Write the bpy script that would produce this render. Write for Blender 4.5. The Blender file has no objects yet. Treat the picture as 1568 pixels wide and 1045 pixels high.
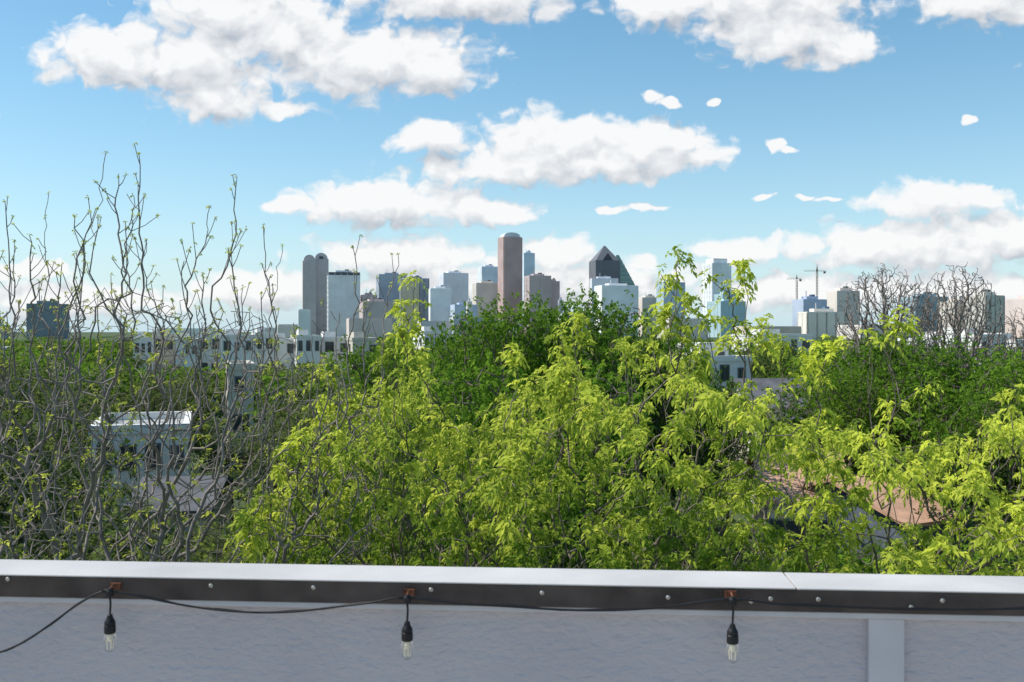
import bpy, math, numpy as np
from mathutils import Vector
rng=np.random.default_rng(7)
F=1524.0; CZ=11.0
def X(px,d): return (px-784)/F*d
def Z(py,d): return CZ+(508-py)/F*d
def S(x,d): return x/F*d
scene=bpy.context.scene
# ------------------------------------------------------------------ materials
def newmat(name):
    m=bpy.data.materials.new(name); m.use_nodes=True
    nt=m.node_tree; return m,nt,nt.nodes['Principled BSDF']
def mat(name,col,rough=.7,metal=0,var=.12,scale=3,bump=0,bscale=40,spec=.3):
    m,nt,b=newmat(name)
    tc=nt.nodes.new('ShaderNodeTexCoord'); n=nt.nodes.new('ShaderNodeTexNoise')
    n.inputs['Scale'].default_value=scale; n.inputs['Detail'].default_value=4
    nt.links.new(tc.outputs['Object'],n.inputs['Vector'])
    r=nt.nodes.new('ShaderNodeMapRange'); r.inputs['From Min'].default_value=.3; r.inputs['From Max'].default_value=.7
    r.inputs['To Min'].default_value=1-var; r.inputs['To Max'].default_value=1+var
    nt.links.new(n.outputs['Fac'],r.inputs['Value'])
    v=nt.nodes.new('ShaderNodeVectorMath'); v.operation='SCALE'; v.inputs[0].default_value=col
    nt.links.new(r.outputs[0],v.inputs['Scale']); nt.links.new(v.outputs[0],b.inputs['Base Color'])
    b.inputs['Roughness'].default_value=rough; b.inputs['Metallic'].default_value=metal
    b.inputs['Specular IOR Level'].default_value=spec
    if bump:
        n2=nt.nodes.new('ShaderNodeTexNoise'); n2.inputs['Scale'].default_value=bscale; n2.inputs['Detail'].default_value=4
        nt.links.new(tc.outputs['Object'],n2.inputs['Vector'])
        bp=nt.nodes.new('ShaderNodeBump'); bp.inputs['Strength'].default_value=bump; bp.inputs['Distance'].default_value=.01
        nt.links.new(n2.outputs['Fac'],bp.inputs['Height']); nt.links.new(bp.outputs[0],b.inputs['Normal'])
    return m
def leafmat(name,dark,light,trans=.4):
    m=bpy.data.materials.new(name); m.use_nodes=True; nt=m.node_tree; nt.nodes.clear()
    out=nt.nodes.new('ShaderNodeOutputMaterial')
    at=nt.nodes.new('ShaderNodeAttribute'); at.attribute_name='var'
    oi=nt.nodes.new('ShaderNodeObjectInfo')
    ma=nt.nodes.new('ShaderNodeMath'); ma.operation='MULTIPLY_ADD'; ma.inputs[1].default_value=.35
    nt.links.new(oi.outputs['Random'],ma.inputs[0]); 
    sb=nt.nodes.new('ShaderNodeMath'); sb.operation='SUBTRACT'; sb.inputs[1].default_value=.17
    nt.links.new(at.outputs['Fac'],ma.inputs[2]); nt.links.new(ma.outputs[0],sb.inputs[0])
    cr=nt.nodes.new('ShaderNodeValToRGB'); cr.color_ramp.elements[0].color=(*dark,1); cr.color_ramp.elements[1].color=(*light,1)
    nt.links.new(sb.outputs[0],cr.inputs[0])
    d=nt.nodes.new('ShaderNodeBsdfDiffuse'); t=nt.nodes.new('ShaderNodeBsdfTranslucent')
    nt.links.new(cr.outputs[0],d.inputs[0])
    hs=nt.nodes.new('ShaderNodeHueSaturation'); hs.inputs['Saturation'].default_value=1.0; hs.inputs['Hue'].default_value=.49; hs.inputs['Value'].default_value=1.25
    nt.links.new(cr.outputs[0],hs.inputs['Color']); nt.links.new(hs.outputs[0],t.inputs[0])
    x=nt.nodes.new('ShaderNodeMixShader'); x.inputs[0].default_value=trans
    nt.links.new(d.outputs[0],x.inputs[1]); nt.links.new(t.outputs[0],x.inputs[2])
    nt.links.new(x.outputs[0],out.inputs[0]); return m
M_bark=mat('bark',(.17,.14,.115),.9,0,.35,8,.4,30)
M_twig=mat('twig_bark',(.24,.205,.18),.9,0,.3,5)
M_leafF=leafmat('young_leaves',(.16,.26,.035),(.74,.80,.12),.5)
M_leafL=leafmat('sparse_leaves',(.22,.28,.045),(.60,.64,.11),.5)
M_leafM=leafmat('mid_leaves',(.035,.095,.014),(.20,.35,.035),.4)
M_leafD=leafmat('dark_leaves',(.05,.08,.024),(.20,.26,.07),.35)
# ------------------------------------------------------------------ mesh helpers
def mesh_np(name,verts,faces,var=None,mats=(),smooth=False):
    me=bpy.data.meshes.new(name); verts=np.asarray(verts,dtype=np.float32); faces=np.asarray(faces,dtype=np.int32)
    k=faces.shape[1]
    me.vertices.add(len(verts)); me.vertices.foreach_set('co',verts.ravel())
    me.loops.add(faces.size); me.loops.foreach_set('vertex_index',faces.ravel())
    me.polygons.add(len(faces)); me.polygons.foreach_set('loop_start',np.arange(len(faces),dtype=np.int32)*k)
    me.update(calc_edges=True); me.validate()
    if var is not None:
        a=me.attributes.new('var','FLOAT','POINT'); a.data.foreach_set('value',np.asarray(var,dtype=np.float32))
    for m in mats: me.materials.append(m)
    if smooth: me.polygons.foreach_set('use_smooth',[True]*len(me.polygons))
    return me
def obj(name,data,parent=None,loc=(0,0,0)):
    o=bpy.data.objects.new(name,data); scene.collection.objects.link(o); o.location=loc
    if parent: o.parent=parent
    return o
class MB:
    def __init__(s): s.v=[];s.f=[];s.m=[]
    def add(s,vs,fs,mi,org=(0,0),rot=0):
        c,sn=math.cos(rot),math.sin(rot); b=len(s.v)
        for x,y,z in vs: s.v.append((org[0]+x*c-y*sn,org[1]+x*sn+y*c,z))
        for f in fs: s.f.append(tuple(b+i for i in f)); s.m.append(mi)
    def box(s,x0,x1,y0,y1,z0,z1,mi=0,org=(0,0),rot=0):
        s.add([(x0,y0,z0),(x1,y0,z0),(x1,y1,z0),(x0,y1,z0),(x0,y0,z1),(x1,y0,z1),(x1,y1,z1),(x0,y1,z1)],
              [(0,3,2,1),(4,5,6,7),(0,1,5,4),(1,2,6,5),(2,3,7,6),(3,0,4,7)],mi,org,rot)
    def prof(s,pts,y0,y1,mi=0,org=(0,0),rot=0):
        n=len(pts); vs=[(x,y0,z) for x,z in pts]+[(x,y1,z) for x,z in pts]
        fs=[tuple(range(n)),tuple(range(2*n-1,n-1,-1))]+[(i,i+n,(i+1)%n+n,(i+1)%n) for i in range(n)]
        s.add(vs,fs,mi,org,rot)
    def lathe(s,prof,c,mi=0,n=16):
        vs=[];fs=[]
        for r,z in prof:
            for i in range(n):
                a=2*math.pi*i/n; vs.append((c[0]+r*math.cos(a),c[1]+r*math.sin(a),c[2]+z))
        for j in range(len(prof)-1):
            for i in range(n): fs.append((j*n+i,j*n+(i+1)%n,(j+1)*n+(i+1)%n,(j+1)*n+i))
        fs.append(tuple(range(n-1,-1,-1))); fs.append(tuple((len(prof)-1)*n+i for i in range(n)))
        s.add(vs,fs,mi)
    def tube(s,pts,r,mi=0,n=6):
        pts=[Vector(p) for p in pts]; vs=[];fs=[]
        for i,p in enumerate(pts):
            t=(pts[min(i+1,len(pts)-1)]-pts[max(i-1,0)]).normalized()
            u=t.cross(Vector((0,0,1)) if abs(t.z)<.9 else Vector((0,1,0))).normalized(); w=t.cross(u)
            for k in range(n):
                a=2*math.pi*k/n; vs.append(tuple(p+u*r*math.cos(a)+w*r*math.sin(a)))
        for j in range(len(pts)-1):
            for k in range(n): fs.append((j*n+k,j*n+(k+1)%n,(j+1)*n+(k+1)%n,(j+1)*n+k))
        s.add(vs,fs,mi)
    def make(s,name,mats,parent=None,smooth=False,bevel=0):
        me=bpy.data.meshes.new(name); me.from_pydata(s.v,[],s.f)
        for m in mats: me.materials.append(m)
        me.polygons.foreach_set('material_index',s.m)
        if smooth: me.polygons.foreach_set('use_smooth',[True]*len(me.polygons))
        me.update(); o=obj(name,me,parent)
        if bevel:
            b=o.modifiers.new('b','BEVEL'); b.width=bevel; b.segments=2
        return o
# ------------------------------------------------------------------ tree growth
def nrm(a): return a/np.maximum(np.linalg.norm(a,axis=-1,keepdims=True),1e-9)
def colonize(A,seed,step,kill,infl,maxit=160,trop=0.0,jit=.25,rg=rng,cap=30000):
    pos=[np.array(p,float) for p in seed]; par=[-1]+list(range(len(seed)-1))
    P=np.zeros((cap,3)); n=len(pos); P[:n]=pos; par=par+[0]*(cap-n); ch=np.zeros(cap,int)
    d=np.linalg.norm(A[:,None]-P[None,:n],axis=2); near=d.argmin(1); dist=d.min(1); alive=np.ones(len(A),bool)
    for it in range(maxit):
        m=alive&(dist<infl)
        if not m.any(): 
            if alive.any() and it<40: m=alive&(dist<=dist[alive].min()+step)
            else: break
        idx=np.unique(near[m]); idx=idx[ch[idx]<4]
        if len(idx)==0: break
        acc=np.zeros((n,3)); np.add.at(acc,near[m],nrm(A[m]-P[near[m]]))
        D=nrm(nrm(acc[idx])+rg.normal(0,jit,(len(idx),3))+[0,0,trop])
        new=P[idx]+D*step*rg.uniform(.8,1.2,(len(idx),1))
        k=len(new)
        if n+k>cap: break
        P[n:n+k]=new
        for j,i in enumerate(idx): par[n+j]=int(i)
        ch[idx]+=1
        dd=np.linalg.norm(A[:,None]-new[None],axis=2); mn=dd.argmin(1); md=dd.min(1)
        u=md<dist; near[u]=n+mn[u]; dist[u]=md[u]; alive&=dist>kill; n+=k
    return P[:n].copy(),np.array(par[:n])
def add_wand(P,par,target,rg,low=1.3,seg=12,side=7,lens=.28):
    t=np.array(target); q=t-[0,0,low]
    i=int(np.argmin(np.linalg.norm((P-q)*[1,1,.7],axis=1))); b=P[i]
    prev=i;Pn=[];pn=[];n=len(P)
    bend=rg.normal(0,.08,3); bend[2]=0; ph=rg.uniform(4,8)
    for k in range(1,seg+1):
        f=k/seg; p=b+(t-b)*f; p=p+ (np.array([t[0]-b[0],t[1]-b[1],0])*(-(f*(1-f))*.5))+bend*math.sin(f*ph)*(1-f)*1.5+rg.normal(0,.012,3)*(k<seg)
        Pn.append(p); pn.append(prev); prev=n+len(Pn)-1
        if k>2 and k<seg and rg.random()<side/seg:
            dd=nrm(np.array([rg.normal(),rg.normal(),rg.uniform(.5,1.6)])); L=rg.uniform(.04,lens)*(1-.5*f); pr=prev
            for s in range(1,3):
                Pn.append(p+dd*L*s/2+[0,0,.02*s*s]); pn.append(pr); pr=n+len(Pn)-1
    return np.vstack([P,Pn]),np.concatenate([par,pn]),n
def radii(par,r0,e=2.3):
    n=len(par); s=np.zeros(n)
    for i in range(n-1,-1,-1):
        if s[i]==0: s[i]=r0**e
        if par[i]>=0: s[par[i]]+=s[i]
    return s**(1/e)
def branches_mesh(name,P,par,R,mats,taper=1.25,maxr=9,K=5):
    i=np.where(par>=0)[0]; a=P[par[i]]; b=P[i]; rb=np.minimum(R[i],maxr); ra=np.minimum(np.minimum(R[par[i]],maxr),rb*taper)
    t=nrm(b-a); ref=np.where(np.abs(t[:,2:3])<.9,[[0,0,1.]],[[0,1.,0]]); u=nrm(np.cross(t,ref)); w=np.cross(t,u)
    b=b+t*rb[:,None]*.35; V=[]
    for k in range(K):
        an=2*math.pi*k/K; o=u*math.cos(an)+w*math.sin(an); V.append(a+o*ra[:,None])
    for k in range(K):
        an=2*math.pi*k/K; o=u*math.cos(an)+w*math.sin(an); V.append(b+o*rb[:,None])
    V=np.stack(V,1).reshape(-1,3); N=len(i); base=np.arange(N)[:,None]*2*K
    Fc=np.concatenate([base+np.array([[k,(k+1)%K,K+(k+1)%K,K+k]]) for k in range(K)],0)
    return mesh_np(name,V,Fc,None,mats,True)
def leaves_mesh(name,P,D,L,n,size,mats,rg,lw=.42,droop=.55,var=None,sz=None):
    N=len(P); D=nrm(D); S_=nrm(np.cross(D,np.array([0,0,1.])+rg.normal(0,.4,(N,3))))
    szv=np.ones((N,1)) if sz is None else sz[:,None]
    L=L*rg.uniform(.6,1.3,(N,1))*szv; Vs=[];vr=[]
    if var is None: var=rg.uniform(0,1,N)
    for j in range(n):
        t=.2+.8*j/max(n-1,1); sd=0 if j==n-1 else (1 if j%2 else -1)
        base=P+D*L*t; base[:,2]-=(droop*L*t*t)[:,0]
        dj=nrm(D*.7+S_*sd*.9+[0,0,-droop*(.4+t)]+rg.normal(0,.28,(N,3)))
        ls=size*rg.uniform(.6,1.3,(N,1))*szv; nm=nrm(np.array([0,0,1.])+rg.normal(0,.55,(N,3))); w=nrm(np.cross(dj,nm)); up=np.cross(w,dj)
        tip=base+dj*ls; tip[:,2]-=.18*ls[:,0]
        mid=base+dj*ls*.42+up*ls*.1
        Vs.append(np.stack([base,mid+w*ls*lw*.5,tip,mid-w*ls*lw*.5],1)); vr.append(np.clip(var+rg.normal(0,.08,N),0,1))
    V=np.stack(Vs,1).reshape(-1,3); vv=np.repeat(np.stack(vr,1).reshape(-1),4)
    q=np.arange(len(V)//4)[:,None]*4
    Fc=np.concatenate([q+np.array([[0,1,2]]),q+np.array([[0,2,3]])],0)
    return mesh_np(name,V,Fc,vv,mats)
def branch_dir(P,par):
    d=np.zeros_like(P); m=par>=0; d[m]=nrm(P[m]-P[par[m]]); d[~m]=[0,0,1]; return d
def leafpoints(P,par,R,r0,k_tip,k_thin,p_thin,rg,spread=.05):
    ch=np.bincount(par[par>=0],minlength=len(P)); tips=np.where(ch==0)[0]
    thin=np.where((ch>0)&(R<r0*2.2))[0]; thin=thin[rg.random(len(thin))<p_thin]
    i=np.concatenate([np.repeat(tips,k_tip),np.repeat(thin,k_thin)])
    bd=branch_dir(P,par)[i]; D=nrm(bd*.5+rg.normal(0,.75,(len(i),3))+[0,0,.15])
    cl=rg.uniform(0,1,len(P))
    return P[i]+rg.normal(0,spread,(len(i),3)),D,i,cl
# ---- big young-leaved trees in front of the terrace
prof_px=[380,420,470,510,560,600,640,680,740,800,850,900,940,1000,1050,1100,1160,1210,1260,1310,1360,1410,1480,1540,1600,1700]
prof_py=[800,740,680,590,600,560,520,640,640,590,550,550,600,530,540,540,600,590,620,680,640,700,690,650,620,640]
def top_z(x,y,d0=11.0):
    px=x/d0*F+784; return Z(np.interp(px,prof_px,prof_py),d0)-.045*(y-d0)**2
GAPS=[(1110,570,40,30),(1215,620,38,28),(1412,778,42,24),(1225,738,36,18),(700,570,40,40),(1330,570,60,45),(1130,690,30,16),(1460,640,50,30),(960,590,26,30)]
def ingap(P,m=1.0):
    px=P[:,0]/P[:,1]*F+784; py=508-(P[:,2]-CZ)/P[:,1]*F; g=np.zeros(len(P),bool)
    for a,b,c,d in GAPS: g|=((px-a)/(c*m))**2+((py-b)/(d*m))**2<1
    return g
def front_tree(name,pxa,pxb,n,trunk,seed,wands,ymin=8.2,ymax=14.0):
    rg=np.random.default_rng(seed); xa,xb=X(pxa,11),X(pxb,11)
    nc=n//18
    C=np.stack([rg.uniform(xa,xb,nc),rg.uniform(ymin,ymax,nc),rg.uniform(7.2,11.4,nc)],1)
    A=(C[rg.integers(0,len(C),n*2)]+rg.normal(0,.25,(n*2,3)))
    tz=top_z(A[:,0],A[:,1]); A=A[(A[:,2]<tz)&(A[:,2]>7.0)&(A[:,0]>xa-.3)&(A[:,0]<xb+.3)]
    S2=np.stack([rg.uniform(xa,xb,n//4),rg.uniform(ymin,ymax,n//4)],1); sz=top_z(S2[:,0],S2[:,1])-rg.uniform(0,.5,len(S2))
    A=np.vstack([A,np.column_stack([S2,sz])])[:int(n*1.6)]
    A=A[A[:,1]>ymin]; A=A[~ingap(A,1.1)]
    tr=[(trunk[0]+.15*math.sin(z*.7),trunk[1]+.1*math.cos(z),z) for z in np.arange(0,6.3,.3)]
    P,par=colonize(A,tr,.15,.22,1.6,maxit=170,trop=.12,rg=rg); nbase=len(P)
    for w in wands: P,par,_=add_wand(P,par,w,rg,low=.9,seg=10,side=5,lens=.4)
    r0=.0036; R=radii(par,r0,2.35); e=obj(name,None)
    obj('trunk_and_limbs',branches_mesh('limbs',P,par,R,[M_bark],maxr=.2),e)
    LP,D,i,cl=leafpoints(P,par,R,r0,9,2,.3,rg,.045)
    k=~ingap(LP,1.0); k&=~((i>=nbase)&(rg.random(len(i))<.3)); LP,D,i=LP[k],D[k],i[k]
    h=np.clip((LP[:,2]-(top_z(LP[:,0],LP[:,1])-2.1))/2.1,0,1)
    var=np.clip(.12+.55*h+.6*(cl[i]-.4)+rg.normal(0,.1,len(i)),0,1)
    sz=rg.uniform(.8,1.15,len(P))[i]
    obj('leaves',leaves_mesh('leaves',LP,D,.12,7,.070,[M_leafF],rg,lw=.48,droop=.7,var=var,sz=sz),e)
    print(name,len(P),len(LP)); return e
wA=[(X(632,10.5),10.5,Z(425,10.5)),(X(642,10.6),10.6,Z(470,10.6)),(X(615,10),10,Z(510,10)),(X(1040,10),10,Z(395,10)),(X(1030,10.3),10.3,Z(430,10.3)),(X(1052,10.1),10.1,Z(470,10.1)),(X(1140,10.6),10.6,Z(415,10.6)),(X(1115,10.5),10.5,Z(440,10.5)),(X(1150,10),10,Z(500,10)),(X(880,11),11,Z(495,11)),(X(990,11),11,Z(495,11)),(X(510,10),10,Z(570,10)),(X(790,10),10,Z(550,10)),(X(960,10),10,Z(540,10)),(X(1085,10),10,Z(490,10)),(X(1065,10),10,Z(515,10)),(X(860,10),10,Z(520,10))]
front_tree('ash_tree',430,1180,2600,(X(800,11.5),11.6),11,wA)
wB=[(X(1385,9.6),9.6,Z(486,9.6)),(X(1360,9.7),9.7,Z(500,9.7)),(X(1330,9.8),9.8,Z(512,9.8)),(X(1270,10),10,Z(530,10)),(X(1230,10.3),10.3,Z(530,10.3)),(X(1190,10.3),10.3,Z(540,10.3)),(X(1360,9.2),9.2,Z(605,9.2)),(X(1500,9.5),9.5,Z(650,9.5)),(X(1545,10),10,Z(610,10))]
front_tree('ash_tree',1170,1760,1800,(X(1420,11.5),11.9),23,wB,8.0,13.5)
# ---- nearly bare tree on the left
def bare_tree():
    rg=np.random.default_rng(5); n=3800
    px=rg.uniform(-120,580,n); y=rg.uniform(8.2,12.4,n); x=(px-784)/F*y
    top=np.interp(px,[-120,0,100,200,300,400,460,520,580],[470,480,450,430,450,480,520,560,600])
    py=top+(900-top)*rg.random(n)**.75; A=np.column_stack([x,y,CZ+(508-py)/F*y])
    low=np.column_stack([rg.uniform(-6,-1.4,300),rg.uniform(8,12.5,300),rg.uniform(6,9,300)]); A=np.vstack([A,low])
    tx,ty=X(190,10),10.4
    tr=[(tx+.15*math.sin(z),ty,z) for z in np.arange(0,6.0,.3)]
    P,par=colonize(A,tr,.14,.145,1.4,maxit=200,trop=.2,jit=.33,rg=rg)
    W=[(162,235),(213,237),(75,295),(8,310),(363,272),(322,315),(115,330),(182,270),(405,350),(432,376),(540,376),(610,390),(20,395),(95,405),(225,372),(282,400),(150,330),(60,430),(310,420),(372,440),(495,460),(250,440),(130,400),(45,360),(192,340),(350,380),(335,460),(520,480),(560,470),(400,450),(-10,370),(-20,440),(205,300),(170,420),(265,480),(455,500),(585,520),(30,460),(80,470),(110,440),(145,450),(300,470),(420,470),(385,490),(475,520),(10,480)]
    for q in W:
        d=rg.uniform(8.6,10.8); P,par,_=add_wand(P,par,(X(q[0],d),d,Z(q[1],d)),rg,low=rg.uniform(1.0,1.7),seg=14,side=8,lens=.4)
    r0=.0035; R=radii(par,r0,2.25); e=obj('budding_tree',None)
    obj('trunk_and_limbs',branches_mesh('limbs',P,par,R,[M_twig],maxr=.11),e)
    ch=np.bincount(par[par>=0],minlength=len(P)); i=np.where((ch==0)|((R<.0065)&(rg.random(len(P))<.10)))[0]
    hz=P[i,2]; lowleft=(P[i,2]<CZ-1.2); keep=rg.random(len(i))<np.where(hz>CZ+.2,.95,np.where(lowleft,.34,.24)); i=i[keep]
    big=np.where(P[i,2]>CZ+.15,0,1)
    for nm,sel,L,s in (('bud_leaves',big==0,.02,.022),('leaves',big==1,.055,.045)):
        j=np.repeat(i[sel],3); D=rg.normal(0,1,(len(j),3))+[0,0,.4]
        obj(nm,leaves_mesh(nm,P[j],D,L,4,s,[M_leafL],rg,lw=.5,droop=.3),e)
bare_tree()
# ---- generic crowns for the neighbourhood trees
def crown(seed,H,Wd,natt,step,lsize,ktip,leafm,clus=None,nl=5):
    rg=np.random.default_rng(seed); hb=H*.32
    nb=11; c=np.column_stack([rg.uniform(-.3,.3,nb)*Wd,rg.uniform(-.3,.3,nb)*Wd,rg.uniform(hb+.15*H,H*.86,nb)])
    rr=rg.uniform(.15,.25,nb)*Wd; rr=np.minimum(rr,H-c[:,2])
    j=rg.integers(0,nb,natt); u=nrm(rg.normal(0,1,(natt,3)))*rg.uniform(.5,1,(natt,1)); A=c[j]+u*rr[j][:,None]*[1,1,.9]
    tr=[(0,0,z) for z in np.arange(0,hb,step)]
    P,par=colonize(A,tr,step,step*1.15,H*.4,maxit=80,trop=.1,rg=rg)
    r0=.016*H/10; R=radii(par,r0,2.3)
    bm=branches_mesh('limbs',P,par,R,[M_bark],K=3)
    LP,D,i,cl=leafpoints(P,par,R,r0,ktip,max(ktip//2,1),.4,rg,clus or step*.6)
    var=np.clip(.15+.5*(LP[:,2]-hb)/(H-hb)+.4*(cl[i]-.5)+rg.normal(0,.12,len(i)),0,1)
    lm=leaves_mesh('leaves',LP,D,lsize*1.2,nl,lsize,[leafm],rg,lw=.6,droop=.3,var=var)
    return bm,lm
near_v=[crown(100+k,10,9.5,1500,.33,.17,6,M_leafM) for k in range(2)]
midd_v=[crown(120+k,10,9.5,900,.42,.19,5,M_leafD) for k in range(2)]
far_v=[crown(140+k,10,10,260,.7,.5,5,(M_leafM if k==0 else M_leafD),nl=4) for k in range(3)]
def put(v,name,x,y,h,w=None,parent=None,rz=None,limbs=True):
    e=obj(name,None,parent,(x,y,0)); s=h/10; sw=(w/9.5) if w else s
    e.scale=(sw,sw,s); e.rotation_euler=(0,0,rng.uniform(0,6.28) if rz is None else rz)
    if limbs: obj('limbs',v[0],e)
    obj('leaves',v[1],e); return e
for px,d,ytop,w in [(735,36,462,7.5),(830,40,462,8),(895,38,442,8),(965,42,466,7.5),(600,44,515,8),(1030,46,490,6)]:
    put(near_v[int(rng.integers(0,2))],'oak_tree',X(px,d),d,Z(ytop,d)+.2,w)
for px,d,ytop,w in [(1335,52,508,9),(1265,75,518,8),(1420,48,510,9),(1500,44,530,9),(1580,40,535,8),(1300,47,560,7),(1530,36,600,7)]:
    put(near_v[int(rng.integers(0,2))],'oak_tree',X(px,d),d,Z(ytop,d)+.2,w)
# neighbourhood canopy
SIGHT=[(150,275,48,700),(345,390,70,625),(220,555,150,556),(1065,1150,82,600),(1180,1260,62,664),(1375,1450,37.5,830),(1190,1280,41,790),(215,300,37,775)]
def ymin(px,d,w):
    hw=w*.34/d*F; y=519
    for a,b,dd,yy in SIGHT:
        if px+hw>a and px-hw<b and d<dd+1: y=max(y,yy)
    return y
grp=obj('distant_trees',None); cnt=0
HOUSES=[(205,48,7),(1108,82,8),(1210,62,8),(1415,38,6),(1235,41,7),(365,72,6),(260,38,5)]
def blocked(x,y,r):
    for px,d,rad in HOUSES:
        if math.hypot(x-X(px,d),y-(d+3))<rad: return True
    if 148<y<165 and -60<x<60: return True
    return 26<y<34 and -8<x<60
rr=np.random.default_rng(77)
for (d0,d1,num,sc) in [(16,60,160,1.0),(60,150,190,1.0),(150,420,110,1.8),(420,1500,110,4.2)]:
    for _ in range(num):
        d=math.sqrt(rr.uniform(d0*d0,d1*d1)); px=rr.uniform(-200,1770); x=X(px,d)
        if blocked(x,d,4): continue
        w=8.5*(.65+.5*rr.random())
        h=min(Z(ymin(px,d,w)+rr.uniform(0,16),d),rr.uniform(8.0,11.5)) if d<150 else Z(ymin(px,d,w)+rr.uniform(-5,7),d)
        if h<2.8: continue
        if d<60: v=midd_v[int(rr.integers(0,2))] if px<600 or rr.random()<.4 else near_v[int(rr.integers(0,2))]
        else: v=far_v[int(rr.integers(0,3))]
        w=min(w,h*1.3)*sc
        put(v,'tree_crown',x,d,h,w,grp,rr.uniform(0,6.28),limbs=d<60); cnt+=1
# hedge-height shrubs filling the yards behind the left tree
for _ in range(60):
    d=rr.uniform(22,46); px=rr.uniform(-60,620); h=rr.uniform(2.2,3.8)
    if not blocked(X(px,d),d,2): put(midd_v[int(rr.integers(0,2))],'shrub',X(px,d),d,h,h*1.7,grp,rr.uniform(0,6.28),limbs=False)
def leafless(px,d,ytop,seed,w):
    H=Z(ytop,d); rg=np.random.default_rng(seed); n=3200
    u=nrm(rg.normal(0,1,(n,3)))*rg.uniform(.2,1,(n,1))**.6; A=u*[w/2,w/2,4.2]+[0,0,H-4.2]
    P,par=colonize(A,[(0,0,z) for z in np.arange(0,H*.45,.25)],.22,.21,6,maxit=120,trop=.3,jit=.3,rg=rg)
    R=radii(par,.015,2.2); e=obj('bare_tree',None,None,(X(px,d),d,0)); obj('limbs',branches_mesh('limbs',P,par,R,[M_twig],maxr=.2),e)
leafless(1358,58,402,3,6.2); leafless(1468,56,402,4,5.0); leafless(1560,60,470,6,4)
# ------------------------------------------------------------------ skyline
pal={}
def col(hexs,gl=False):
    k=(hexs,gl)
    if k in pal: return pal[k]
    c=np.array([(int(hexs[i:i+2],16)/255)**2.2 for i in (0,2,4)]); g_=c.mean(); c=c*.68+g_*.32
    c=c*.30+np.array([.012,.015,.022]) if gl else c*1.28+np.array([.045,.045,.045])  # facade colour lightened and glass given a bluish lift to paint in distance haze
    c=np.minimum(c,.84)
    pal[k]=mat(('glass_' if gl else 'hazed_facade_')+hexs,tuple(float(q) for q in c),.35 if gl else .75,0,.12,.03,spec=.3 if gl else .2); return pal[k]
def tower(name,x0,x1,yt,d,wall,glass,fl=7,bay=9,rot=.35,ratio=.8,band=.45,pier=.28,top=None,pent=True,mb=None,cap=None):
    own=mb is None; mb=mb or MB(); w=(x1-x0)/F*d; a=w/(math.cos(rot)+ratio*abs(math.sin(rot))); b=a*ratio
    org=(X((x0+x1)/2,d),d); H=Z(yt,d); g=dict(org=org,rot=rot); A,B=a/2,b/2
    fl=max(fl,4.8*d/1000); bay=max(bay,4.6*d/1000)
    mb.box(-A,A,-B,B,0,H-.5,1,**g)
    if band>0:
        z=H-fl
        while z>0:
            mb.box(-A-.7,A+.7,-B-.7,B+.7,z,z+fl*band,0,**g); z-=fl
    if pier>0:
        n=max(2,int(a/bay)); 
        for i in range(n+1):
            x=-A+a*i/n; pw=bay*pier/2; mb.box(x-pw,x+pw,-B-1.2,B+1.2,0,H-1,0,**g)
        n=max(2,int(b/bay))
        for i in range(n+1):
            y=-B+b*i/n; pw=bay*pier/2; mb.box(-A-1.2,A+1.2,y-pw,y+pw,0,H-1.3,0,**g)
    mb.box(-A-.9,A+.9,-B-.9,B+.9,H-fl*.6,H,2 if cap else 0,**g)
    if pent:
        mb.box(-A*.55,A*.5,-B*.6,B*.5,H,H+4.5,0,**g); mb.box(A*.1,A*.35,-B*.3,B*.3,H+4.5,H+7.5,1,**g); mb.box(-A*.32,-A*.32+.8,0,.8,H+4.5,H+13,0,**g)
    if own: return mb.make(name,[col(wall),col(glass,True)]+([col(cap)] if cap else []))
    return mb,org,A,B,H
d=2500; mb=MB(); mb,org,A,B,H=tower('',463,484,400,d,'','',9,9,.25,1,.35,.4,mb=mb,pent=False)
mb.prof([(-A*math.cos(t),H+S(9,d)*math.sin(t)) for t in np.linspace(0,math.pi,13)],-B,B,0,org,.25)
mb,org,A,B,H=tower('',480,503,397,d+40,'','',9,9,.25,1,.35,.4,mb=mb,pent=False)
mb.prof([(-A*math.cos(t),H+S(9,d)*math.sin(t)) for t in np.linspace(0,math.pi,13)],-B,B,0,org,.25)
mb.box(-A*.3,A*.3,-B-1.9,-B,0,H+6,1,org=org,rot=.25)
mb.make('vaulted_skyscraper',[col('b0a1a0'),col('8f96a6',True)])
d=2450; mb=MB(); mb,org,A,B,H=tower('',764,798,364,d,'','',9,6,.38,.8,.3,.5,mb=mb,pent=False)
mb.prof([(-A*.95*math.cos(t),H+(S(7,d)*math.sin(t)**.7 if 0<t<3.14 else 0)) for t in np.linspace(0,math.pi,15)],-B*.8,B*.8,2,org,.38)
mb.box(-A*.8,A*.8,-B-2.0,-B-1.3,H-S(14,d),H-S(3,d),1,org=org,rot=.38)
mb.box(A*.35,A*.62,-B-2.0,-B-1.25,0,H-S(18,d),1,org=org,rot=.38)
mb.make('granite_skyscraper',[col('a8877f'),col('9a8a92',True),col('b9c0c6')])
T=tower
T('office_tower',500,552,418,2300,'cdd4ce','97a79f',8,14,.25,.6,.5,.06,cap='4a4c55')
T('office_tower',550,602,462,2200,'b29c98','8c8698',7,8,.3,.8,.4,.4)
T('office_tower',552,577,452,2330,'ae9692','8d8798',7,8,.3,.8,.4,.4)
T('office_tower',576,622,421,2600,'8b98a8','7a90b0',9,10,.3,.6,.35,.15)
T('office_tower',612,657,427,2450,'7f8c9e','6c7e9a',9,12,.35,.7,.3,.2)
T('office_tower',614,641,428,2420,'b5ac86','9f9e8c',7,10,.05,.4,.5,.1)
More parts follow.
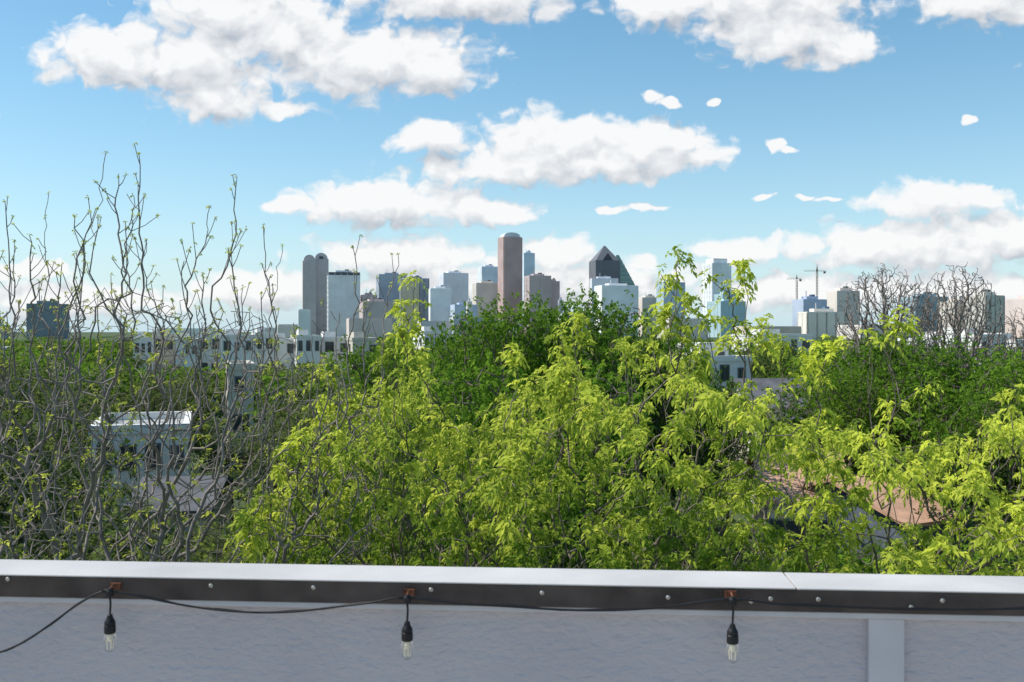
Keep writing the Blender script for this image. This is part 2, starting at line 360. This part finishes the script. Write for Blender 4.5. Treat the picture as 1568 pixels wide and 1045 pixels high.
T('office_tower',657,690,442,2350,'dcdbda','9ca4b4',6,7,.2,.7,.35,.35)
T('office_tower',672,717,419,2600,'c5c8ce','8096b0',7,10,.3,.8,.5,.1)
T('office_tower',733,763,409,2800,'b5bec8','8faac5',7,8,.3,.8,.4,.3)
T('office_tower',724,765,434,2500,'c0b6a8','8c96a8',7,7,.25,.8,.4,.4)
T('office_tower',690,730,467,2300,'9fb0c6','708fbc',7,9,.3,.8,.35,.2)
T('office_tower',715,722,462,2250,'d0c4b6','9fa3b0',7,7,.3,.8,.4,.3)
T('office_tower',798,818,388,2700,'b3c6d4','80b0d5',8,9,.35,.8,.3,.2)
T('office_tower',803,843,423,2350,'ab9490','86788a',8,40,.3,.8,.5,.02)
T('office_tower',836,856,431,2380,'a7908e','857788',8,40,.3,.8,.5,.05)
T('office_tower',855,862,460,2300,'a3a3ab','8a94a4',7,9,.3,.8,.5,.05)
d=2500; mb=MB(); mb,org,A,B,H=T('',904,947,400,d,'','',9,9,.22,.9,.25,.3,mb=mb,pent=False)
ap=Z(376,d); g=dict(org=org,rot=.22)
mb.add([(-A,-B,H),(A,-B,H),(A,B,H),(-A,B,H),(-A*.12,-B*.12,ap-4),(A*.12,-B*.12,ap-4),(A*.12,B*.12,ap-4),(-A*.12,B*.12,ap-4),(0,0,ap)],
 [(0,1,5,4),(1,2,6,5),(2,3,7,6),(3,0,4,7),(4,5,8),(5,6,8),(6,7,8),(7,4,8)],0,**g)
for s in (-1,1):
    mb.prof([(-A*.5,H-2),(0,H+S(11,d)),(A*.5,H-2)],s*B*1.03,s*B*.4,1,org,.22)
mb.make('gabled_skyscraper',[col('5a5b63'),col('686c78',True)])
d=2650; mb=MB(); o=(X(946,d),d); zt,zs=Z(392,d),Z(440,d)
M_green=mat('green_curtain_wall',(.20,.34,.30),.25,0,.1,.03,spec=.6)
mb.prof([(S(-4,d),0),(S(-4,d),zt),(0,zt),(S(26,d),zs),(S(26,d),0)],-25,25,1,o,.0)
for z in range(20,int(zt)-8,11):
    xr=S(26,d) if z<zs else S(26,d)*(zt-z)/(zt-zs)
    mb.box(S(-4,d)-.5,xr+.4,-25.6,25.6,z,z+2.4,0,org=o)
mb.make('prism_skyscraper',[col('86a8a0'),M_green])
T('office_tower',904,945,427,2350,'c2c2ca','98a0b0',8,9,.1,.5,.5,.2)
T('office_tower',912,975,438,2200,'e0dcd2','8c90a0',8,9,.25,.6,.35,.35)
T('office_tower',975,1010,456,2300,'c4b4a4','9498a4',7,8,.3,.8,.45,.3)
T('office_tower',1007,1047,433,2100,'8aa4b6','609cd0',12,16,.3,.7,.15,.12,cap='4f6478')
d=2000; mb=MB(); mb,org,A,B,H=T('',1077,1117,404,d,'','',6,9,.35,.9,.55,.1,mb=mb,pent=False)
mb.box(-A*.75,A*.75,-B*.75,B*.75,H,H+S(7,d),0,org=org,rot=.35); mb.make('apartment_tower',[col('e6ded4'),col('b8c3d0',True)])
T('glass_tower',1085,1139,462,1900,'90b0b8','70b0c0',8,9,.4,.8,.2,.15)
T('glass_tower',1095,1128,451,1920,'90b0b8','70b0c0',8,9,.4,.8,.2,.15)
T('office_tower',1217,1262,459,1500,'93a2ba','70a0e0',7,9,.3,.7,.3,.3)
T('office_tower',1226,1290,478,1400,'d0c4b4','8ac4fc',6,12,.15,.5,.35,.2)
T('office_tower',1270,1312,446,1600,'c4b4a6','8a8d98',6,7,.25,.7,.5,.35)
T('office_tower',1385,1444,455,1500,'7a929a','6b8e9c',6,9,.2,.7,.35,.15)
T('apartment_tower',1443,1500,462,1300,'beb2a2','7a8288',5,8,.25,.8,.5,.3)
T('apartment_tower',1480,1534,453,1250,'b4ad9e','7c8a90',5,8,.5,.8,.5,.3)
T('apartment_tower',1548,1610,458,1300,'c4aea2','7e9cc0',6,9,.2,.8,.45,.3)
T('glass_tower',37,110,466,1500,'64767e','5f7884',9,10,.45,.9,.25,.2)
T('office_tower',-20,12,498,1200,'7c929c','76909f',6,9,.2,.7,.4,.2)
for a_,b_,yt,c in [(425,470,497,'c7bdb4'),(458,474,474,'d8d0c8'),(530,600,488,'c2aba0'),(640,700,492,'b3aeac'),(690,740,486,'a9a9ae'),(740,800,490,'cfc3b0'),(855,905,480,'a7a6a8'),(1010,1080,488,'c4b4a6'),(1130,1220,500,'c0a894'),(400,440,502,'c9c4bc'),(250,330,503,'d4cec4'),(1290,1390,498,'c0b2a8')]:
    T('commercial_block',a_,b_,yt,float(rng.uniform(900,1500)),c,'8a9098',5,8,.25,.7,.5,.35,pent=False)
M_crane=mat('crane_paint',(.25,.2,.15),.6)
def crane(px,d,yt,yj,l,r):
    mb=MB(); cx=X(px,d); zt=Z(yt,d); zj=Z(yj,d)
    for a in (-1,1):
        for b in (-1,1): mb.box(cx+a-.2,cx+a+.2,d+b-.2,d+b+.2,0,zt-3,0)
    z=4
    while z<zt-4: mb.box(cx-1,cx+1,d-1,d+1,z,z+.4,0); z+=4
    mb.prof([(-1.3,zj),(0,zt+6),(1.3,zj)],-.3,.3,0,(cx,d))
    for dz in (0,1.8): mb.box(cx-S(l,d),cx+S(r,d),d-.3,d+.3,zj+dz,zj+dz+.3,0)
    x=cx-S(l,d)
    while x<cx+S(r,d): mb.box(x,x+.25,d-.2,d+.2,zj,zj+1.9,0); x+=3
    mb.box(cx+S(r,d)-4,cx+S(r,d)-1,d-1,d+1,zj-3,zj,0); mb.make('tower_crane',[M_crane])
crane(1220,1500,426,428,15,8); crane(1251,1500,410,416,20,14)
# ------------------------------------------------------------------ houses
M_white=mat('white_render',(.78,.76,.72),.8,0,.08,.6); M_win=mat('window_glass',(.05,.06,.07),.12,0,.2,1,spec=.8)
M_frame=mat('window_frame',(.16,.16,.165),.5); M_groof=mat('grey_shingles',(.13,.13,.14),.9,0,.25,1.2,.5,8)
M_peach=mat('clay_shingles',(.55,.33,.22),.9,0,.22,2.2,.5,10); M_beige=mat('beige_siding',(.6,.55,.46),.8,0,.08,1)
M_lroof=mat('flat_roof_membrane',(.42,.42,.41),.8,0,.25,.8); M_navy=mat('dark_siding',(.12,.14,.18),.8)
def flat_house(name,px0,px1,d,yt,wall=M_white,dep=9,rot=0,nf=3,nw=3,pent=True):
    mb=MB(); w=S(px1-px0,d); H=Z(yt,d); g=dict(org=(X((px0+px1)/2,d),d),rot=rot)
    mb.box(-w/2,w/2,0,dep,0,H-.3,0,**g)
    for a,b,c,e in ((-w/2-.1,w/2+.1,-.1,.25),(-w/2-.1,w/2+.1,dep-.25,dep+.1)): mb.box(a,b,c,e,H-.3,H+.15,0,**g)
    for a,b in ((-w/2-.1,-w/2+.25),(w/2-.25,w/2+.1)): mb.box(a,b,.25,dep-.25,H-.3,H+.15,0,**g)
    mb.box(-w/2+.3,w/2-.3,.3,dep-.3,H-.296,H-.25,3,**g)
    if pent: mb.box(-w*.35,w*.05,dep*.3,dep*.75,H-.25,H+1.0,0,**g)
    fh=H/nf
    for f in range(nf):
        for i in range(nw):
            if rng.random()<.2: continue
            cw=w/nw; x=-w/2+cw*(i+.5)+cw*rng.uniform(-.08,.08); ww=min(cw*rng.uniform(.16,.3),1.3); z0=f*fh+fh*.36; z1=f*fh+fh*rng.uniform(.68,.8)
            mb.box(x-ww-.08,x+ww+.08,-.06,0,z0-.08,z1+.08,2,**g); mb.box(x-ww,x-.04,-.09,-.06,z0,z1,1,**g); mb.box(x+.04,x+ww,-.09,-.06,z0,z1,1,**g)
    for s in (-1,1):
        for f in range(nf):
            for y in (dep*.3,dep*.7):
                z0=f*fh+fh*.35; x=s*w/2; mb.box(min(x,x+s*.06),max(x,x+s*.06),y-.6,y+.6,z0,z0+fh*.4,1,**g)
    return mb.make(name,[wall,M_win,M_frame,M_lroof])
x=205
while x<565:
    w=float(rng.uniform(30,52)); flat_house('townhouse',x,x+w-2,float(rng.uniform(150,158)),float(rng.uniform(509,522)),M_white if rng.random()<.7 else M_beige,10,.3,3,int(rng.integers(2,4))); x+=w
for a,b,d,yt in [(-30,35,120,545),(1450,1500,130,520),(1498,1545,125,514),(1550,1600,128,522),(650,682,170,509),(1160,1250,170,513)]:
    flat_house('townhouse',a,b,d,yt,M_white,10,.3,3,4)
flat_house('modern_house',1062,1155,82,548,M_white,9,.3,3,3,False); flat_house('modern_house',1070,1118,84.5,528,M_white,6,.3,3,2,False)
flat_house('modern_house',145,285,49,655,M_white,8,.3,2,4,False)
flat_house('modern_house',350,388,72,560,M_beige,8,.3,3,1,False)
def gable_house(name,px0,px1,d,yr,ye,wall,roof,dep=8,rot=0):
    mb=MB(); w=S(px1-px0,d); hr=Z(yr,d); he=Z(ye,d); g=dict(org=(X((px0+px1)/2,d),d),rot=rot)
    mb.box(-w/2,w/2,0,dep,0,he,0,**g)
    mb.add([(-w/2,0,he),(-w/2,dep,he),(-w/2,dep/2,hr-.05),(w/2,0,he),(w/2,dep,he),(w/2,dep/2,hr-.05)],[(0,2,1),(3,4,5)],0,**g)
    ov=.4; k=(hr-he)/(dep/2)
    for s in (0,1):
        y0=-ov if s==0 else dep+ov; z0=he-ov*k
        v=[(-w/2-ov,y0,z0),(w/2+ov,y0,z0),(w/2+ov,dep/2,hr),(-w/2-ov,dep/2,hr)]
        v+= [(a,b,c+.14) for a,b,c in v]
        mb.add(v,[(0,1,2,3),(7,6,5,4),(0,4,5,1),(1,5,6,2),(2,6,7,3),(3,7,4,0)],3,**g)
    for i in range(3):
        x=-w/2+w*(i+.5)/3; mb.box(x-.55,x+.55,-.06,0,he*.45,he*.8,2,**g); mb.box(x-.47,x+.47,-.09,-.06,he*.45+.08,he*.8-.08,1,**g)
    return mb.make(name,[wall,M_win,M_frame,roof])
gable_house('gabled_house',1165,1268,62,588,640,M_beige,M_groof,9,.1)
gable_house('gabled_house',1180,1295,41,710,765,M_beige,M_peach,8,-.15)
gable_house('gabled_house',1372,1470,38,752,796,M_navy,M_peach,7,.5)
gable_house('gabled_house',205,310,38,752,782,M_beige,M_groof,6,.1)
# ------------------------------------------------------------------ ground
M_ground=mat('ground_grass',(.07,.10,.035),.95,0,.4,.15)
obj('ground',mesh_np('ground',[(-15000,-3000,0),(15000,-3000,0),(15000,20000,0),(-15000,20000,0)],[(0,1,2,3)],None,[M_ground]))
M_asph=mat('asphalt',(.05,.05,.052),.9,0,.2,2)
mb=MB(); mb.box(-60,60,27,33,-.05,.004,0); mb.make('road',[M_asph])
# ------------------------------------------------------------------ parapet, terrace, string lights
th=math.atan2(-.17,2.445); PE=obj('parapet_wall',None,None,(0,2.375,0)); PE.rotation_euler=(0,0,th); ZT=10.4
def lx(px):
    u=(px-784)/F; s=math.tan(th); y=2.375/(1-u*s); x=u*y; return x/math.cos(th), y
def lp(px,py,off=0):
    x,y=lx(px); return x,CZ-(py-508)/F*(y-off)
M_cap=mat('painted_coping',(.56,.53,.505),.5,0,.14,3,.08,150); M_fas=mat('dark_bronze_fascia',(.085,.064,.056),.6,0,.35,9,.15,120,spec=.15)
M_trim=mat('pale_trim',(.54,.515,.53),.6,0,.08,8)
m,nt,b=newmat('grey_stucco'); tc=nt.nodes.new('ShaderNodeTexCoord')
n1=nt.nodes.new('ShaderNodeTexNoise'); n1.inputs['Scale'].default_value=2.2; n1.inputs['Detail'].default_value=8
n2=nt.nodes.new('ShaderNodeTexNoise'); n2.inputs['Scale'].default_value=52; n2.inputs['Detail'].default_value=4; n2.inputs['Distortion'].default_value=.3
mp=nt.nodes.new('ShaderNodeMapping'); mp.inputs['Scale'].default_value=(.65,1,1.2); nt.links.new(tc.outputs['Object'],mp.inputs[0])
nt.links.new(tc.outputs['Object'],n1.inputs['Vector']); nt.links.new(mp.outputs[0],n2.inputs['Vector'])
cr=nt.nodes.new('ShaderNodeValToRGB'); cr.color_ramp.elements[0].position=.3; cr.color_ramp.elements[1].position=.7
cr.color_ramp.elements[0].color=(.465,.425,.445,1); cr.color_ramp.elements[1].color=(.515,.475,.49,1)
nt.links.new(n1.outputs['Fac'],cr.inputs[0]); nt.links.new(cr.outputs[0],b.inputs['Base Color']); b.inputs['Roughness'].default_value=.85
bp=nt.nodes.new('ShaderNodeBump'); bp.inputs['Strength'].default_value=.9; bp.inputs['Distance'].default_value=.009
nt.links.new(n2.outputs['Fac'],bp.inputs['Height']); nt.links.new(bp.outputs[0],b.inputs['Normal']); M_stucco=m
mb=MB(); mb.box(-5,lx(1220)[0]-.002,0,.155,ZT-.004,ZT,0); mb.box(lx(1220)[0]+.002,5,0,.155,ZT-.0045,ZT-.0005,0)
mb.make('coping',[M_cap],PE,bevel=.0015)
mb=MB(); mb.box(-5,5,.002,.02,ZT-.056,ZT-.005,0); mb.box(-5,5,.14,.153,ZT-.056,ZT-.005,0); mb.make('fascia',[M_fas],PE,bevel=.001)
mb=MB(); mb.box(-5,5,.008,.03,ZT-.071,ZT-.0575,0)
bx0,bx1=lx(1333)[0],lx(1388)[0]; mb.box(bx0,bx1,.014,.03,ZT-1.1,ZT-.0725,0)
mb.make('trim_boards',[M_trim],PE,bevel=.002)
mb=MB(); mb.box(-5,5,.0305,.14,ZT-1.1,ZT-.0065,0); mb.make('stucco',[M_stucco],PE)
M_screw=mat('screw_metal',(.45,.42,.38),.35,.6)
mb=MB()
for px,py in [(12,887),(323,897),(480,900),(660,903),(830,908),(1023,915),(1180,917),(1253,918),(1395,930),(1443,920),(1150,921)]:
    x,z=lp(px,py); n=10
    vs=[];
    for rr_,yy in ((.0055,.002),(.0055,-.001),(.003,-.003)):
        for k in range(n): a=2*math.pi*k/n; vs.append((x+rr_*math.cos(a),yy,z+rr_*math.sin(a)))
    fs=[(j*n+k,j*n+(k+1)%n,(j+1)*n+(k+1)%n,(j+1)*n+k) for j in (0,1) for k in range(n)]+[tuple(2*n+k for k in range(n))]
    mb.add(vs,fs,0)
mb.make('screws',[M_screw],PE)
M_deck=mat('deck_boards',(.45,.42,.38),.8)
mb=MB(); mb.box(-5,5,-6,2.36,9.2,9.3,0); mb.make('terrace_floor',[M_deck])
mb=MB(); mb.box(-5,5,-6,2.40,0,9.19,0); mb.make('terrace_house',[M_stucco])
SL=obj('string_lights',None,None,(0,2.375,0)); SL.rotation_euler=(0,0,th)
M_black=mat('black_rubber',(.012,.012,.013),.45); M_rust=mat('rusty_metal',(.16,.06,.03),.8,0,.5,60)
mg,nt,b=newmat('bulb_glass'); b.inputs['Base Color'].default_value=(.95,.93,.9,1); b.inputs['Transmission Weight'].default_value=1; b.inputs['Roughness'].default_value=.03; b.inputs['IOR'].default_value=1.3
M_fil=mat('filament_stem',(.95,.88,.72),.4)
off=.032
cab=[(-90,1012),(-40,1006),(0,999),(40,982),(80,955),(120,926),(150,909),(170,905),(200,910),(270,927),(330,936),(390,940),(450,939),(510,932),(570,923),(622,915),(700,924),(780,931),(860,936),(940,937),(1020,932),(1122,918),(1200,926),(1300,932),(1400,936),(1500,936),(1600,934),(1700,930)]
pts=[]
for px,py in cab:
    x,z=lp(px,py,off); pts.append(Vector((x*(1-off/2.4),-off+ (.012 if 250<px<520 or 700<px<1050 or px>1200 else 0),z)))
sm=[]
for i in range(1,len(pts)-2):
    p0,p1,p2,p3=pts[i-1:i+3]
    for k in range(4):
        t=k/4; sm.append(.5*((2*p1)+(p2-p0)*t+(2*p0-5*p1+4*p2-p3)*t*t+(3*p1-p0-3*p2+p3)*t**3))
mb=MB(); mb.tube(sm,.0026,0,8)
mb.tube([p+Vector((0,.0035,.002*math.sin(i*.9))) for i,p in enumerate(sm)],.0022,0,8)
mb.make('cable',[M_black],SL,smooth=True)
for px,py in [(170,905),(625,915),(1123,918)]:
    x,z=lp(px,py,off); x*=(1-off/2.4); y=-off
    mb=MB()
    mb.box(x-.013,x+.013,-.006,.001,z-.004,z+.012,1)
    mb.tube([(x,-.004,z+.008),(x,-.02,z+.010),(x,y-.004,z+.004),(x,y-.004,z-.004),(x,y+.004,z-.007)],.0022,1,6)
    mb.lathe([(.004,-.012),(.009,-.010),(.0095,.002),(.006,.008),(.003,.009)],(x,y,z-.002),0,14)
    mb.box(x-.02,x+.02,y-.003,y+.003,z-.004,z+.002,0)
    mb.tube([(x,y,z-.01),(x+.0015,y,z-.03),(x,y,z-.058)],.0026,0,8)
    zs=z-.056
    mb.lathe([(.0028,0),(.006,-.002),(.008,-.010),(.0115,-.016),(.013,-.020),(.013,-.024),(.012,-.025),(.0135,-.027),(.0138,-.043),(.0125,-.0445),(.0125,-.046)][::-1],(x,y,zs),0,20)
    mb.make('socket',[M_black,M_rust],SL,smooth=False)
    g=MB(); zb=zs-.0445
    pr=[(.010,0),(.0115,-.004),(.0145,-.014),(.0160,-.024),(.0155,-.032),(.0125,-.040),(.007,-.045),(.001,-.047)]
    g.lathe(pr[::-1],(x,y,zb),0,24); g.make('bulb',[mg],SL,smooth=True)
    s=MB(); s.lathe([(.0065,0),(.006,-.012),(.003,-.02)][::-1],(x,y,zb-.001),0,10)
    for k in range(5):
        a=k*math.pi*.4+.4; s.tube([(x,y,zb-.014),(x+.007*math.cos(a),y+.007*math.sin(a),zb-.018),(x+.005*math.cos(a),y+.005*math.sin(a),zb-.037)],.001,0,5)
    s.make('filament',[M_fil],SL)
# ------------------------------------------------------------------ world
SE,SAZ=math.radians(50),(-1,.08)
l=math.hypot(*SAZ); sd=Vector((SAZ[0]/l*math.cos(SE),SAZ[1]/l*math.cos(SE),math.sin(SE)))
wd=bpy.data.worlds.new("World"); scene.world=wd; wd.use_nodes=True; nt=wd.node_tree; N=nt.nodes; Lk=nt.links
try: wd.cycles.sampling_method='NONE'
except Exception as ex: print(ex)
bg=N['Background']; sky=N.new('ShaderNodeTexSky'); sky.sky_type='NISHITA'; sky.sun_disc=False
sky.sun_elevation=SE; sky.sun_rotation=math.atan2(sd.x,sd.y); sky.air_density=1.0; sky.dust_density=.2; sky.ozone_density=1.5
clouds=[(190,95,122,50),(300,105,150,62),(360,25,120,62),(440,60,120,62),(560,100,178,60),(340,160,72,36),(665,112,80,38),(440,174,56,15),
(710,0,190,50),(1140,5,200,50),(1195,60,135,52),(1010,20,66,38),(1285,85,58,24),(1500,5,125,46),
(665,218,68,26),(860,222,130,46),(980,232,110,46),(790,262,180,28),(900,255,170,30),(1080,245,54,17),
(600,315,150,38),(525,315,88,28),(735,325,84,24),(450,316,52,13),
(997,153,16,13),(1018,166,22,8),(1188,231,15,8),(1208,238,14,5),(1088,166,9,5),(1467,190,16,8),(-5,185,22,18),(1165,309,18,7),(1235,307,20,4),(1265,312,16,4),
(1410,312,100,30),(1480,305,50,25),(1390,380,215,38),(1530,365,115,42),
(620,395,150,32),(850,395,65,30),(985,402,34,16),(940,326,22,7),(985,324,30,6),(1115,390,60,25),
(420,445,130,34),(1200,450,170,28),(800,435,330,32),(90,462,230,26),(1450,445,230,30),(60,415,85,16),
(-260,120,180,60),(1800,120,190,60),(300,-220,260,60),(1100,-260,280,70)]
ng=bpy.data.node_groups.new('cloud_field','ShaderNodeTree')
ng.interface.new_socket('P',in_out='INPUT',socket_type='NodeSocketVector'); ng.interface.new_socket('D',in_out='OUTPUT',socket_type='NodeSocketFloat')
gi=ng.nodes.new('NodeGroupInput'); go=ng.nodes.new('NodeGroupOutput')
nz0=ng.nodes.new('ShaderNodeTexNoise'); nz0.noise_dimensions='2D'; nz0.inputs['Scale'].default_value=26; nz0.inputs['Detail'].default_value=3
ng.links.new(gi.outputs[0],nz0.inputs['Vector'])
wv=ng.nodes.new('ShaderNodeVectorMath'); wv.operation='MULTIPLY_ADD'; wv.inputs[1].default_value=(.045,.018,0)
ng.links.new(nz0.outputs['Color'],wv.inputs[0])
sbv=ng.nodes.new('ShaderNodeVectorMath'); sbv.operation='SUBTRACT'; sbv.inputs[1].default_value=(.0225,.009,0)
ng.links.new(gi.outputs[0],sbv.inputs[0]); ng.links.new(sbv.outputs[0],wv.inputs[2])
prev=None
for cx,cy,rx,ry in clouds:
    s=ng.nodes.new('ShaderNodeVectorMath'); s.operation='MULTIPLY_ADD'
    ix,iy=F/(rx*1.12),F/(ry*1.12); u,v=(cx-784)/F,(508-cy)/F
    s.inputs[1].default_value=(ix,iy,0); s.inputs[2].default_value=(-u*ix,-v*iy,0)
    ng.links.new(wv.outputs[0],s.inputs[0])
    ln=ng.nodes.new('ShaderNodeVectorMath'); ln.operation='LENGTH'; ng.links.new(s.outputs[0],ln.inputs[0])
    if prev is None: prev=ln.outputs['Value']
    else:
        mn=ng.nodes.new('ShaderNodeMath'); mn.operation='SMOOTH_MIN'; mn.inputs[2].default_value=.25
        ng.links.new(prev,mn.inputs[0]); ng.links.new(ln.outputs['Value'],mn.inputs[1]); prev=mn.outputs[0]
sc=ng.nodes.new('ShaderNodeVectorMath'); sc.operation='MULTIPLY'; sc.inputs[1].default_value=(1,1.35,1); ng.links.new(wv.outputs[0],sc.inputs[0])
nz=ng.nodes.new('ShaderNodeTexNoise'); nz.noise_dimensions='2D'; nz.inputs['Scale'].default_value=38; nz.inputs['Detail'].default_value=6; nz.inputs['Roughness'].default_value=.56
ng.links.new(sc.outputs[0],nz.inputs['Vector'])
vo=ng.nodes.new('ShaderNodeTexVoronoi'); vo.voronoi_dimensions='2D'; vo.feature='SMOOTH_F1'; vo.inputs['Scale'].default_value=34; vo.inputs['Detail'].default_value=1.5; vo.inputs['Roughness'].default_value=.5; vo.inputs['Smoothness'].default_value=.35
ng.links.new(sc.outputs[0],vo.inputs['Vector'])
mm=ng.nodes.new('ShaderNodeMath'); mm.operation='MULTIPLY_ADD'; mm.inputs[1].default_value=.8; mm.inputs[2].default_value=1-.4+.31
ng.links.new(nz.outputs['Fac'],mm.inputs[0])
mv=ng.nodes.new('ShaderNodeMath'); mv.operation='MULTIPLY_ADD'; mv.inputs[1].default_value=-.5; ng.links.new(vo.outputs['Distance'],mv.inputs[0]); ng.links.new(mm.outputs[0],mv.inputs[2])
dd=ng.nodes.new('ShaderNodeMath'); dd.operation='SUBTRACT'; ng.links.new(mv.outputs[0],dd.inputs[0]); ng.links.new(prev,dd.inputs[1]); ng.links.new(dd.outputs[0],go.inputs[0])
tc=N.new('ShaderNodeTexCoord'); sx=N.new('ShaderNodeSeparateXYZ'); Lk.new(tc.outputs['Generated'],sx.inputs[0])
def M(op,a,b_=None,c=None,clamp=False):
    n=N.new('ShaderNodeMath'); n.operation=op; n.use_clamp=clamp
    for i,v in enumerate((a,b_,c)):
        if v is None: continue
        if isinstance(v,(int,float)): n.inputs[i].default_value=v
        else: Lk.new(v,n.inputs[i])
    return n.outputs[0]
ay=M('ADD',M('ABSOLUTE',sx.outputs['Y']),.02); uu=M('DIVIDE',sx.outputs['X'],ay); vv=M('DIVIDE',sx.outputs['Z'],ay)
def fld(du,dv):
    c=N.new('ShaderNodeCombineXYZ'); Lk.new(M('ADD',uu,du),c.inputs[0]); Lk.new(M('ADD',vv,dv),c.inputs[1])
    g=N.new('ShaderNodeGroup'); g.node_tree=ng; Lk.new(c.outputs[0],g.inputs[0]); return g.outputs[0]
d0=fld(0,0); d1=fld(-.006,.021)
al=N.new('ShaderNodeMapRange'); al.interpolation_type='SMOOTHSTEP'; al.inputs['From Min'].default_value=-.08; al.inputs['From Max'].default_value=.38; Lk.new(d0,al.inputs['Value'])
e1=M('SUBTRACT',d0,d1); shade=M('ADD',M('MULTIPLY',e1,.72),.60,clamp=True)
cm=N.new('ShaderNodeValToRGB'); cm.color_ramp.elements[0].color=(.47,.51,.57,1); cm.color_ramp.elements[1].color=(.97,.97,.97,1); cm.color_ramp.elements[1].position=.85
e=cm.color_ramp.elements.new(.45); e.color=(.75,.77,.80,1)
Lk.new(shade,cm.inputs[0])
STR=.13
hs=N.new('ShaderNodeHueSaturation'); hs.inputs['Saturation'].default_value=1.2; hs.inputs['Hue'].default_value=.485; hs.inputs['Value'].default_value=1.15; Lk.new(sky.outputs[0],hs.inputs['Color'])
hz=M('MULTIPLY',M('POWER',2.718,M('MULTIPLY',M('MAXIMUM',sx.outputs['Z'],0.0),-8.5)),.85)
hm=N.new('ShaderNodeMix'); hm.data_type='RGBA'; Lk.new(hz,hm.inputs[0]); Lk.new(hs.outputs[0],hm.inputs[6]); hm.inputs[7].default_value=(.50/STR,.74/STR,.90/STR,1)
ct=N.new('ShaderNodeVectorMath'); ct.operation='SCALE'; ct.inputs['Scale'].default_value=1/STR; Lk.new(cm.outputs[0],ct.inputs[0])
mx=N.new('ShaderNodeMix'); mx.data_type='RGBA'; Lk.new(M('MULTIPLY',al.outputs[0],.96),mx.inputs[0]); Lk.new(hm.outputs[2],mx.inputs[6]); Lk.new(ct.outputs[0],mx.inputs[7])
Lk.new(mx.outputs[2],bg.inputs[0]); bg.inputs[1].default_value=STR
sl=bpy.data.lights.new('sun','SUN'); sl.energy=4.8; sl.angle=math.radians(.5); sl.color=(1,.95,.87)
so=obj('sun',sl); so.rotation_euler=sd.to_track_quat('Z','Y').to_euler()
cam=bpy.data.cameras.new('camera'); cam.lens=35; cam.sensor_width=36; cam.shift_y=-14.5/1568; cam.clip_end=30000; cam.clip_start=.05
cam.dof.use_dof=True; cam.dof.focus_distance=25; cam.dof.aperture_fstop=11
co=obj('camera',cam,None,(0,0,CZ)); co.rotation_euler=(math.pi/2,0,0); scene.camera=co
scene.view_settings.view_transform='Standard'; scene.view_settings.look='None'; scene.view_settings.exposure=0
